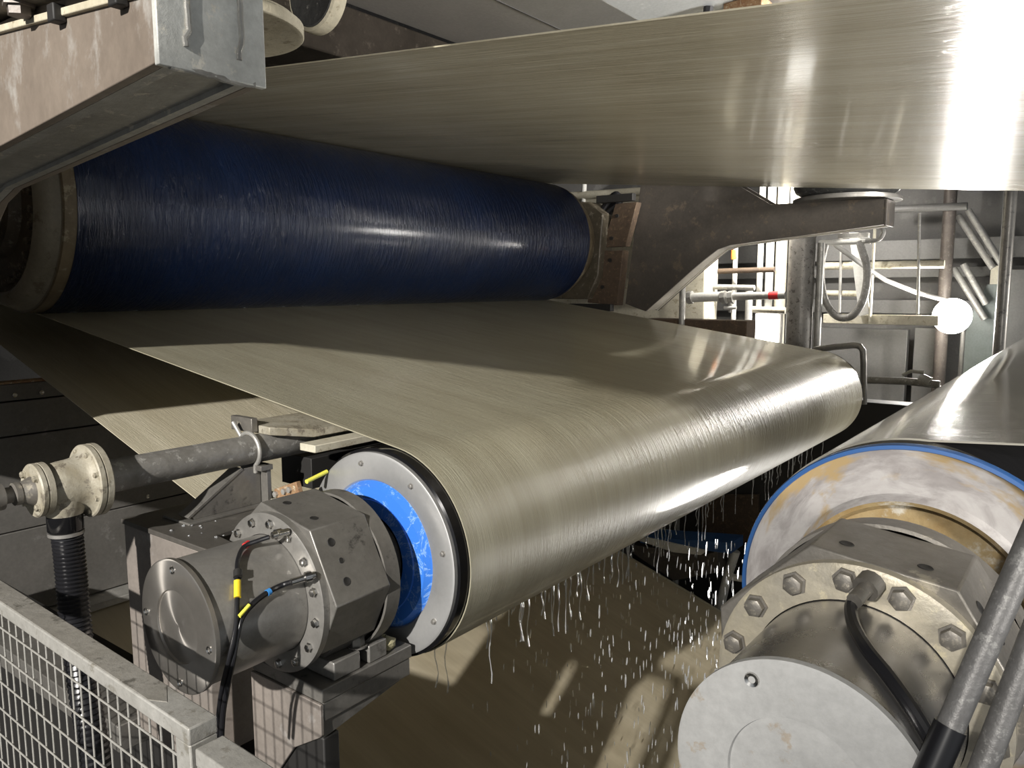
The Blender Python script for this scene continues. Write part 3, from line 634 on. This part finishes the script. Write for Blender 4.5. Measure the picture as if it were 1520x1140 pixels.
# ------------------------------------------------------------------ loading arms with air bellows
def arm(y0, y1, dz, label, dl, bl, mats, near):
    side, tip, under = mats
    a = thing('loading_arm', (-2.3, (y0+y1)/2, 2.4+dz), label, 'arm')
    bot = [(-1.27, 3.015), (-2.35, 2.915), (-2.45, 2.885), (-2.55, 2.815), (-2.66, 2.73), (-3.06, 2.40)]
    top = ([(-3.12, 2.2), (-3.12, 2.08), (-4.6, 2.08), (-4.6, 3.45)] if near else [(-3.25, 2.46), (-3.12, 3.45)]) + [(-2.45, 3.45), (-2.05, 3.20), (-1.27, 3.19)]  # near arm: added leg out of view, shading felt and blue roll end
    B = [(x, z+dz) for x, z in bot]; T = [(x, z+dz) for x, z in top]
    obj('side_plate', G().xz(B+T, y0, y0+.02), side, a, .002)
    obj('side_plate', G().xz(B+T, y1-.02, y1), side, a, .002)
    # underside: recessed plate with a flush strip along each side
    def strip(name, ya, yb_, up, th, mat):
        g = G(); P = [(x, z+up) for x, z in B]
        for (xa, za), (xb, zb_) in zip(P[:-1], P[1:]):
            g.prism([(xa, ya, za), (xb, ya, zb_), (xb, ya, zb_+th), (xa, ya, za+th)], (0, yb_-ya, 0))
        obj(name, g, mat, a)
    strip('underside_plate', y0+.045, y1-.04, .011, .012, under)
    strip('underside_lip', y0+.0205, y0+.045, .0005, .02, under)
    strip('underside_lip', y1-.04, y1-.0205, .0005, .02, under)
    obj('tip_plate', G().box((-1.27, y0-.002, 3.01+dz), (-1.256, y1+.002, 3.185+dz)), tip, a, .002)
    if near:
        for yy in (y0+.052, y0+.152):
            obj('weld_bead', G().tube([(-1.254, yy+random.uniform(-.002, .002)-.006*(i > 7), 3.165+dz-.013*i) for i in range(10)], .005, 8), 'arm_grey', a)
        obj('weld_bead', G().tube([(-1.262+random.uniform(-.003, .003), y0+.02+.016*i, 3.012+dz+random.uniform(-.002, .002)) for i in range(11)], .006, 8), 'arm_grey', a)
        obj('top_ledge', G().prism([(-1.27, y0-.010, 3.072), (-2.5, y0-.010, 3.182), (-2.5, y0-.010, 3.196), (-1.27, y0-.010, 3.086)], (0, .012, 0)), 'disc_cream', a, .002)  # cream stands in for light on the ledge, which lies in shade
        obj('overhang_plate', G().prism([(-1.27, y0-.055, 3.104), (-2.5, y0-.055, 3.214), (-2.5, y0-.055, 3.228), (-1.27, y0-.055, 3.118)], (0, .215, 0)), 'brown_beam', a, .002)
        for xx in (-1.585, -1.355):
            zz = 3.072+(-1.27-xx)*.0894; obj('hanging_lug', G().box((xx-.014, y0-.024, zz-.012), (xx+.014, y0-.001, zz+.02)), 'black_matt', a, .003)
        obj('hex_bolt', G().lathe([(0, .03), (-.006, .03), (-.006, .022), (-.022, .021), (-.023, 1e-5)], (-1.70, y0-.030, 3.141), (0, 0, 1), 6), 'post_brown', a)
    if near: pc, pr, zt = (-1.582, .992), .201, 3.145
    else: pc, pr, zt = (-1.55, (y0+y1)/2), .36, 3.190
    d = thing('bellows_plate', (pc[0], pc[1], zt), dl, 'plate')
    obj('plate', G().lathe([(.001, 1e-4), (.001, pr-.014), (0, pr-.012), (0, pr-.002), (.002, pr), (.022, pr), (.024, pr-.003), (.024, 1e-4)], (pc[0], pc[1], zt+.001), (0, 0, 1), 72), 'disc_cream' if near else 'steel_dark', d)
    obj('clamp_ring', G().lathe([(.025, pr*.75), (.025, pr*.93), (.034, pr*.93), (.036, pr*.75)], (pc[0], pc[1], zt), (0, 0, 1), 60), 'disc_cream' if near else 'steel_dark', d)
    if bl:
        g = G()
        g.lathe([(.04, .2), (.05, .30), (.07, .34), (.11, .36), (.15, .34), (.17, .30), (.19, .34), (.23, .36), (.27, .34), (.29, .30), (.30, .2)], (pc[0], pc[1], zt), (0, 0, 1), 64)
        o = obj('air_bellows', g, 'rubber_frosty'); tag(o, bl, 'bellows')
    return a
arm(.70, .90, -.048, 'tan painted steel loading arm with grey welded end at upper left', 'cream round plate lying on the tan arm at upper left', None, ('arm_tan', 'arm_tip', 'arm_grey'), True)
ds = thing('capped_drum', (-1.99, 1.6, 3.372), 'dark round drum end with frosted white rim above the cream plate', 'drum')
obj('drum_stem', G().cyl((-1.99, 1.63, 3.58), (-1.99, 1.63, 4.3), .035), 'brown_beam', ds)
obj('end_face', G().lathe([(1.606, 1e-4), (1.604, .06), (1.60, .098), (1.603, .101)], (-1.99, 0, 3.49), (0, 1, 0), 48), 'rubber_frosty', ds)
obj('drum_shell', G().lathe([(1.603, .101), (1.60, .104), (1.605, .112), (1.615, .1155), (1.645, .1155), (1.65, .10), (1.65, .02)], (-1.99, 0, 3.49), (0, 1, 0), 48), 'disc_cream', ds)
arm(5.80, 6.04, 0, 'dark curved loading arm with underside coloured as lit at the far end of the blue roll', 'dark round plate on the far dark arm, under the overhead felt', 'far rubber air bellows standing on the dark arm plate', ('far_arm', 'far_arm', 'far_arm_lit'), False)
# far bearing brackets beside the arm
fb = thing('bearing_bracket', (-3.3, 5.75, 2.4), 'brown bolted bearing bracket between the blue roll and the far dark arm', 'bracket')
obj('upper_plate', G().xz([(-3.42, 2.93), (-3.2, 2.93), (-3.1, 3.28), (-3.30, 3.28)], 5.70, 5.78), 'rust', fb, .004)
obj('lower_plate', G().xz([(-3.55, 2.47), (-3.26, 2.45), (-3.21, 2.90), (-3.44, 2.90)], 5.68, 5.78), 'rust', fb, .004)
obj('bearing_housing', G().xz([(-3.9, 2.5), (-3.5, 2.5), (-3.4, 2.7), (-3.36, 3.2), (-3.5, 3.3), (-3.9, 3.3)], 5.605, 5.8), 'end_brown', fb, .01)
for (x, z) in ((-3.28, 3.18), (-3.33, 3.0), (-3.33, 2.82), (-3.40, 2.6)):
    obj('bolt_hole', G().cyl((x, 5.699 if z > 2.92 else 5.679, z), (x, 5.69 if z > 2.92 else 5.67, z), .016, seg=10), 'black_matt', fb)  # black discs on the solid plates paint the dark of the holes
obj('clamp_bar', G().box((-3.46, 5.66, 3.29), (-3.12, 5.72, 3.35)), 'black_matt', fb, .004)
obj('lower_clamp_bar', G().box((-3.72, 5.64, 2.40), (-3.3, 5.70, 2.46)), 'black_matt', fb, .004)
# ------------------------------------------------------------------ hood overhead
hd = thing('steel_hood', (-2.8, 5, 4.0), 'grey stainless hood with folded panels above the overhead felt', 'hood')
z0 = 4.2
def slab(name, x0, z0_, x1, z1_, mat, ya=2.0, yb_=8.2):
    obj(name, G().prism([(x0, ya, z0_), (x1, ya, z1_), (x1, ya, z1_+.04), (x0, ya, z0_+.04)], (0, yb_-ya, 0)), mat, hd, .002)
obj('backing', G().box((-3.6, 2.0, 4.45), (-1.2, 8.2, 4.5)), 'black_matt', hd)
obj('seam_strip', G().box((-2.869, 2.0, 4.1965), (-2.861, 8.2, 4.1995)), 'black_matt', hd)
slab('panel', -3.56, 4.20, -2.8655, 4.20, 'hood_steel')
slab('panel', -2.865, 4.20, -2.4225, 4.215, 'hood_bright')
slab('panel', -2.422, 4.215, -1.8905, 4.26, 'hood_pale')
slab('panel', -1.89, 4.26, -1.2, 4.4, 'hood_steel')
o = obj('roof_beam', G().box((-4.5, 1.9, 3.90), (-3.57, 8.2, 4.19)), 'roof_dark', None, .01); tag(o, 'dark brown grimy beam under the hood between the cream plate and the overhead felt', 'beam')
o = obj('hood_block', G().box((-1.95, 4.6, 4.02), (-1.72, 4.95, 4.26)), 'rust_bright', None, .004); tag(o, 'small brown block hanging at the hood edge above the overhead felt', 'block')
o = obj('hood_strap', G().tube([(-2.02, 4.55, 4.24), (-2.03, 4.55, 4.16), (-1.99, 4.55, 4.10), (-1.95, 4.6, 4.08)], .03, 8), 'black_rubber'); tag(o, 'black rubber strap at the hood edge beside the brown block', 'strap')
# ------------------------------------------------------------------ far side: lamp, scaffold, pipes
def bar(name, label, cat, pts, r, mat, y=None, group=None, seg=12):
    P = [at(px, py, 1, y if len(q) == 2 else q[2]) for q in pts for px, py in [q[:2]]]
    return tag(obj(name, G().tube(P, r, seg), mat), label, cat, group)
def post(name, label, cat, px, y, r, mat, z0=-1.5, z1=5.5, top=None):
    p = at(px[0], px[1], 1, y); q = at(top[0], top[1], 1, y) if top else None
    x = p.x
    return tag(obj(name, G().cyl((x, y, z0 if z0 is not None else p.z), (x, y, q.z if q else z1), r, seg=20), mat), label, cat)
lp_ = thing('work_lamp', LAMP+Vector((0, 0, -.12)), 'glowing round work lamp on its bracket behind the right-hand felt', 'lamp')
obj('lamp_globe', G().ball(LAMP, .16, 32), 'lamp_glass', lp_)
obj('lamp_socket', G().lathe([(0, .07), (.05, .075), (.14, .05), (.2, .03)], LAMP+Vector((0, .1, 0)), (.2, 1, 0), 20), 'green_grey', lp_)
obj('lamp_bracket', G().cyl(LAMP+Vector((.06, .28, 0)), LAMP+Vector((.06, .28, -.7)), .02), 'steel_dark', lp_)
post('mottled_column', 'thick mottled dark pipe column right of the far dark arm', 'column', (1188, 430), 6.6, .105, 'post_mottled')
obj_c = bpy.data.objects['mottled_column']
post('conduit', 'slim grey conduit directly right of the mottled column', 'pipe', (1216, 430), 6.62, .028, 'galv', z1=2.95)
post('brown_post', 'brown round post standing left of the glowing lamp', 'post', (1402, 430), 8.38, .056, 'post_brown')
pp = post('grey_standpipe', 'dark grey standpipe with collar right of the glowing lamp', 'pipe', (1492, 400), 7.2, .045, 'steel_dark')
# scaffold posts
for k, (px, w_, lab) in enumerate(((1090, .022, 'thin white scaffold tube nearest the far dark arm'), (1127, .026, 'white scaffold tube second from the dark arm'), (1141, .035, 'thick bright scaffold tube left of the cream post'), (1158, .05, 'cream scaffold post just left of the mottled column'))):
    post('scaffold_tube', lab, 'tube', (px, 430), 7.0+.04*k, w_, 'white_paint' if k < 3 else 'cream_paint', -1.5, 4.2)
post('fence_post', 'thin grey post in front of the scaffold by the dark arm underside', 'post', (1013, 440), 6.1, .026, 'galv', -1.5, None, (1013, 403))
sc = thing('tube_coupler', at(1050, 440, 1, 6.5), 'white pipe coupling with clamps lying across the scaffold', 'pipe')
obj('sleeve', G().cyl(at(1024, 442, 1, 6.5), at(1072, 440, 1, 6.5), .042), 'white_paint', sc)
for px in (1024, 1074, 1085): obj('clamp', G().cyl(at(px-3, 442, 1, 6.5), at(px+4, 441, 1, 6.5), .058, seg=8), 'galv', sc)
obj('screw_handle', G().cyl(at(1084, 441, 1, 6.48), at(1084, 464, 1, 6.48), .015), 'galv', sc)
obj('screw_cross', G().cyl(at(1075, 457, 1, 6.46), at(1093, 457, 1, 6.46), .014), 'white_paint', sc)
t = thing('marked_tube', at(1125, 439, 1, 6.52), 'grey horizontal scaffold tube with a red band', 'tube')
obj('tube', G().cyl(at(1086, 440, 1, 6.5), at(1166, 438, 1, 6.5), .033), 'galv', t)
obj('red_band', G().cyl(at(1142, 438.7, 1, 6.5), at(1156, 438.4, 1, 6.5), .0345), 'red', t)
bar('handrail', 'dark brown handrail tube above the marked scaffold tube', 'rail', [(1028, 404), (1150, 400)], .025, 'rust', 6.9)
bar('guard_rail', 'cream guard rail below the marked scaffold tube', 'rail', [(1112, 459), (1166, 461)], .028, 'cream_paint', 6.7)
bar('toe_rail', 'pale horizontal tube level with the dark arm foot', 'rail', [(1018, 425), (1120, 427)], .024, 'galv', 6.8)
o = obj('rope_coil', G().lathe([(-.05, .03), (-.05, .10), (-.03, .115), (.03, .115), (.05, .10), (.05, .03)], at(1026, 403, 1, 6.7), (1, .6, 0), 24), 'pipe_old'); tag(o, 'grey mottled round coil hanging beside the arm underside', 'coil')
a, b = at(960, 466, 1, 6.1), at(1108, 505, 1, 6.1)
o = obj('rusty_beam', G().box((a.x, 6.1, b.z-.25), (b.x, 6.3, a.z-.04)), 'rust', None, .006); tag(o, 'rusty brown beam under the far arm behind the khaki felt', 'beam')
fp_ = thing('flood_panel', at(1138, 485, 1, 6.9), 'bright white floodlight panel behind the scaffold posts', 'lamp')
a, b = at(1122, 466, 1, 6.95), at(1153, 512, 1, 6.95)
obj('diffuser', G().box((a.x, 6.95, b.z), (b.x, 6.98, a.z)), 'lamp_panel', fp_)
obj('panel_back', G().box((a.x-.02, 6.981, b.z-.02), (b.x+.02, 7.03, a.z+.02)), 'steel_dark', fp_, .004)
post('railing_post', 'white railing post left of the bright floodlight panel', 'post', (1111, 470), 6.65, .03, 'white_paint', -1.5, None, (1111, 432))
o = obj('orange_sleeve', G().cyl(at(1090, 385, 1, 7.0), at(1090, 371, 1, 7.0), .03), 'orange'); tag(o, 'small orange sleeve on the thin white scaffold tube', 'sleeve')
# hose loop
lpx = [(1225, 362), (1219, 390), (1219, 420), (1226, 450), (1240, 468), (1254, 472), (1268, 466), (1281, 445), (1287, 415), (1286, 392), (1280, 372), (1276, 358)]
o = obj('hose_loop', G().tube(spline([at(x, y, 1, 6.7) for x, y in lpx], 6), .03, 12), 'pipe_old'); tag(o, 'grey hose hanging in an oval loop under the far arm tip', 'hose')
hk = thing('hose_hook', at(1255, 358, 1, 6.7), 'white bar with bent hook holding the hose loop', 'hook')
obj('bar', G().tube([at(1216, 361, 1, 6.7), at(1292, 358, 1, 6.7)], .024, 10), 'white_paint', hk)
obj('hook', G().tube(spline([at(1285, 358, 1, 6.66), at(1303, 356, 1, 6.66), at(1311, 346, 1, 6.66), at(1308, 338, 1, 6.66), at(1296, 336, 1, 6.66)], 6), .018, 10), 'galv', hk)
obj('clamp_block', G().box(at(1243, 354, 1, 6.72)+Vector((0, 0, 0)), at(1289, 345, 1, 6.72)+Vector((0, .06, 0))), 'galv', hk, .003)
bar('power_cable', 'white power cable sagging from the hose hook to the lamp', 'cable', [(1238, 362, 6.9), (1262, 380, 7.0), (1290, 400, 7.2), (1315, 416, 7.4), (1360, 434, 7.7), (1397, 444, 7.95), (1416, 452, 8.1)], .02, 'hose_white')
# rails of the far platform
for px0, px1, y0_, y1_, r_, lab, mat in ((1222, 1402, 395, 392, .035, 'upper cream platform rail behind the hose loop', 'cream_paint'), (1222, 1285, 435, 436, .028, 'short cream rail crossing behind the lower hose loop', 'cream_paint')):
    bar('platform_rail', lab, 'rail', [(px0, y0_), (px1, y1_)], r_, mat, 7.6)
a, b = at(1222, 466, 1, 7.5), at(1402, 484, 1, 7.5)
o = obj('platform_beam', G().box((a.x, 7.5, b.z), (b.x-.05, 7.62, a.z)), 'cream_paint', None, .005); tag(o, 'broad cream platform beam left of the glowing lamp', 'beam')
a, b = at(1290, 480, 1, 7.45), at(1300, 337, 1, 7.45)
o = obj('platform_post', G().box((a.x, 7.42, a.z), (b.x, 7.48, b.z)), 'cream_paint', None, .003); tag(o, 'square cream platform post right of the hose loop', 'post')
o = obj('slanted_flat', G().prism([at(1260, 345, 1, 7.44), at(1274, 345, 1, 7.44), at(1290, 466, 1, 7.44), at(1275, 470, 1, 7.44)], (0, .05, 0)), 'white_paint', None, .002); tag(o, 'slanted white flat bar seen through the hose loop', 'bar')
for px, y0_, y1_, lab in ((1249, 342, 464, 'thin rod behind the left of the hose loop'), (1365, 316, 466, 'thin rod between the platform post and the brown post')):
    bar('tie_rod', lab, 'rod', [(px, y0_), (px-3, y1_)], .012, 'galv', 7.56)
bar('top_brace', 'grey horizontal brace high behind the brown post', 'brace', [(1316, 311), (1436, 306)], .035, 'wall_panel_grey', 8.3)
for (p, q, lab) in (((1422, 320), (1474, 398), 'left upper diagonal brace right of the brown post'), ((1437, 312), (1487, 392), 'right upper diagonal brace beside the standpipe'), ((1415, 398), (1462, 474), 'left lower diagonal brace above the lamp'), ((1430, 392), (1464, 452), 'right lower diagonal brace above the lamp')):
    bar('diagonal_brace', lab, 'brace', [p, q], .03, 'galv', 8.45)
a, b = at(1469, 422, 1, 8.55), at(1486, 394, 1, 8.55)
fn = thing('grey_chute', (a.x, 8.65, a.z-.8), 'green-grey chute with tan neck right of the lamp', 'chute')
obj('neck', G().box((a.x, 8.55, a.z), (b.x, 8.65, b.z)), 'cream_paint', fn, .003)
obj('chute_body', G().prism([(a.x-.02, 8.55, a.z), (b.x+.02, 8.55, a.z), (b.x+.02, 8.55, a.z-1.2), (a.x-.22, 8.55, a.z-1.2), (a.x-.16, 8.55, a.z-.35)], (0, .15, 0)), 'green_grey', fn, .004)
# far wall cladding
for (px0, py0, px1, py1, y, lab) in ((1216, 486, 1341, 600, 8.6, 'grey cabinet panel under the cream platform beam'), (1358, 486, 1394, 620, 8.6, 'narrow grey cabinet panel left of the lamp'), (1486, 400, 1600, 640, 8.6, 'grey wall cabinet at the right edge behind the standpipe')):
    a, b = at(px0, py0, 1, y), at(px1, py1, 1, y)
    o = obj('cabinet_panel', G().box((a.x, y, -1.5), (b.x, y+.12, a.z)), 'wall_panel_grey', None, .006); tag(o, lab, 'cabinet')
for k, (py, h_, lab) in enumerate(((372, .10, 'upper grey cable duct along the back wall'), (405, .05, 'second grey cable duct along the back wall'), (455, .07, 'lowest grey cable duct along the back wall'))):
    p = at(1300, py, 1, 8.75); o = obj('cable_duct', G().box((-6, 8.75, p.z-h_), (3, 8.895, p.z+h_)), 'wall_panel_grey', None, .005); tag(o, lab, 'duct')
# bent guard rail at the far roll end and feed pipe
bar('bent_guard', 'bent steel guard bar over the far end of the front roll', 'guard', [(1208, 519), (1240, 515), (1268, 512.5), (1276, 514), (1281, 521), (1282, 540), (1282, 600)], .022, 'steel', 5.7)
fpz = thing('feed_pipe', at(1335, 566, 1, 6.0), 'horizontal feed pipe with valve right of the front roll far end', 'pipe')
obj('pipe', G().tube([at(1262, 563, 1, 6.0), at(1345, 566, 1, 6.0), at(1395, 571, 1, 6.0)], .026, 12), 'pipe_old', fpz)
obj('stand', G().cyl((at(1392, 570, 1, 6.0).x, 6.0, -1.5), at(1392, 573, 1, 6.0), .022), 'pipe_old', fpz)
obj('valve_body', G().cyl(at(1364, 561, 1, 6.0), at(1380, 568, 1, 6.0), .038, seg=12), 'galv', fpz)
obj('valve_handle', G().tube([at(1340, 557, 1, 5.95), at(1352, 551, 1, 5.95), at(1372, 553, 1, 5.95)], .012, 8), 'galv', fpz)
# clutter above the far end of the blue roll
for k, (p, q, r_, mat, lab) in enumerate((((835, 292), (975, 283), .04, 'cream_paint', 'pale beam end above the far blue roll end'), ((866, 300), (868, 262), .025, 'white_paint', 'white upright tube above the far blue roll end'), ((905, 322), (965, 318), .05, 'galv', 'pale pipe between the blue roll and the dark arm'))):
    bar('service_pipe', lab, 'pipe', [p, q], r_, mat, 6.6)
o = obj('valve_cluster', G().tube(spline([at(896, 312, 1, 5.735), at(905, 298, 1, 5.735), at(915, 290, 1, 5.735), at(918, 302, 1, 5.735), at(906, 312, 1, 5.735), at(900, 320, 1, 5.735)], 5), .035, 10), 'black_rubber'); tag(o, 'black hose coil above the far blue roll hub', 'hose')
o = obj('far_portal', G().box((-6.0, 6.6, 2.2), (-2.9, 6.9, 3.5)), 'cream_paint', None, .01); tag(o, 'pale machine frame behind the far blue roll end', 'frame')
o['label'] = 'pale machine portal behind the far end of the blue roll'
o = obj('machine_pedestal', G().box((-4.6, 5.85, -1.5), (-3.3, 6.09, 2.32)), 'box_steel', None, .006); tag(o, 'grey machine pedestal under the far blue roll hub', 'frame')
# ------------------------------------------------------------------ between the rolls, below
o = obj('brown_guard_plate', G().prism([at(1040, 735, 1, 6.055), at(1125, 735, 1, 6.055), at(1125, 810, 1, 6.055), at(1040, 800, 1, 6.055)], (0, .04, 0)), 'rust', None, .003); tag(o, 'brown guard plate low between the two front rolls', 'plate')
db = thing('doctor_blade', at(1000, 830, 1, 5.6), 'doctor beam with blue strip and pale lip under the front roll', 'blade')
obj('blue_strip', G().prism([at(950, 796, 1, 5.52), at(1085, 806, 1, 5.52), at(1085, 822, 1, 5.52), at(950, 806, 1, 5.52)], (0, .25, 0)), 'blue_edge', db, .003)
obj('pale_lip', G().prism([at(940, 800, 1, 5.5), at(960, 798, 1, 5.5), at(1050, 818, 1, 5.5), at(1040, 824, 1, 5.5), at(1000, 820, 1, 5.5)], (0, .3, 0)), 'white_paint', db, .002)
obj('beam', G().prism([at(935, 808, 1, 5.52), at(1045, 824, 1, 5.52), at(1065, 818, 1, 5.52), at(1065, 850, 1, 5.52), at(1000, 862, 1, 5.52), at(940, 822, 1, 5.52)], (0, .3, 0)), 'brown_beam', db, .004)
bar('strut', 'pale inclined strut beside the blue rim of the right roll', 'strut', [(1068, 905), (1078, 862), (1092, 818)], .035, 'white_paint', 5.7)
bar('cross_strut', 'short white strut low beside the right roll rim', 'strut', [(1080, 855), (1106, 860)], .025, 'white_paint', 5.6)
bar('felt_edge_rail', 'brown edge rail along the far side of the bottom felt', 'rail', [(905, 812), (1010, 874), (1125, 944)], .018, 'cream_paint', 5.49)
o = obj('far_side_frame', G().box((-4.0, 6.1, -1.5), (1.2, 6.3, 1.75)), 'black_matt', None, .006); tag(o, 'black far side frame low between the rolls', 'frame')
# ------------------------------------------------------------------ handrail tubes at lower right
for (p, q, lab) in (((at(1545, 745, 1, 0)-CAM), 0, ''),): pass
def near(px, py, d): return CAM + (RT*(px-760)+DN*(py-570)+FW*F)/F*d
a, b = near(1560, 735, .80), near(1408, 1085, .80)
t = thing('grab_rail', b, 'galvanised tube rising to the right edge in front of the right motor', 'rail')
obj('tube', G().cyl(a, b, .0135, seg=20), 'rail_galv', t)
c = b+(b-a)*.3; obj('grip_sleeve', G().cyl(b-(b-a)*.02, c, .0158, seg=20), 'black_rubber', t)
a, b = near(1570, 850, .84), near(1440, 1190, .84)
t = tag(obj('grab_rail', G().cyl(a, b, .0135, seg=20), 'rail_galv'), 'second galvanised tube at the bottom right corner', 'rail')
# ------------------------------------------------------------------ falling water
def drop(g, p, L, r, lean=0):
    g.tube([p+Vector((lean*L*k/4, 0, -L*k/4)) for k in range(5)], r, 6, rf=lambda t: r*(.25+1.0*math.sin(math.pi*min(1, .12+t*.8))))
g = G()
for k in range(760):
    y = random.uniform(2.2, 5.2); px = random.triangular(640, 1130, 1080); py = random.uniform(800, 1140)
    p = at(px, py, 1, y)
    if p.z < zb(p.x)+.05 or math.hypot(p.x-fx, p.z-fz) < .33 or p.z < -1: continue
    drop(g, p, random.uniform(.02, .05), random.uniform(.0014, .0027), random.uniform(-.1, .1))
o = obj('water_drops', g, 'water'); tag(o, 'shower of bright falling water drops below the front roll', 'water', kind='stuff')
g = G()
for k in range(90):
    y = random.uniform(1.6, 5.3); a_ = R(random.uniform(272, 300)); p = Vector((fx+FR*math.cos(a_), y, fz+FR*math.sin(a_)-.001)); L = random.uniform(.04, .22)
    n = 7; w0 = random.uniform(-.004, .004)
    g.tube([p+Vector((w0*math.sin(j*1.3+k), w0*math.cos(j+k), -L*j/n)) for j in range(n+1)], .003, 6, rf=lambda t: .0026*(1-.75*t)+.0013*(t > .8))
o = obj('water_strings', g, 'water'); tag(o, 'thin strings of water hanging from the underside of the khaki felt', 'water', kind='stuff')
g = G(); y = 1.6
zc = math.sin(TH_S)
while y < 5.4:
    g.ball((bx+BR*.16+random.uniform(-.0, .004), y, bz-BR*.984), random.uniform(.002, .005), 6); y += random.expovariate(1/.035)
o = obj('nip_beads', g, 'water'); tag(o, 'row of bright water beads where the blue roll meets the khaki felt', 'water', kind='stuff')

for o_ in bpy.data.objects:
    g_ = GROUPS.get(o_.name.split('.')[0])
    if g_ and not o_.parent and 'category' in o_: o_['group'] = g_
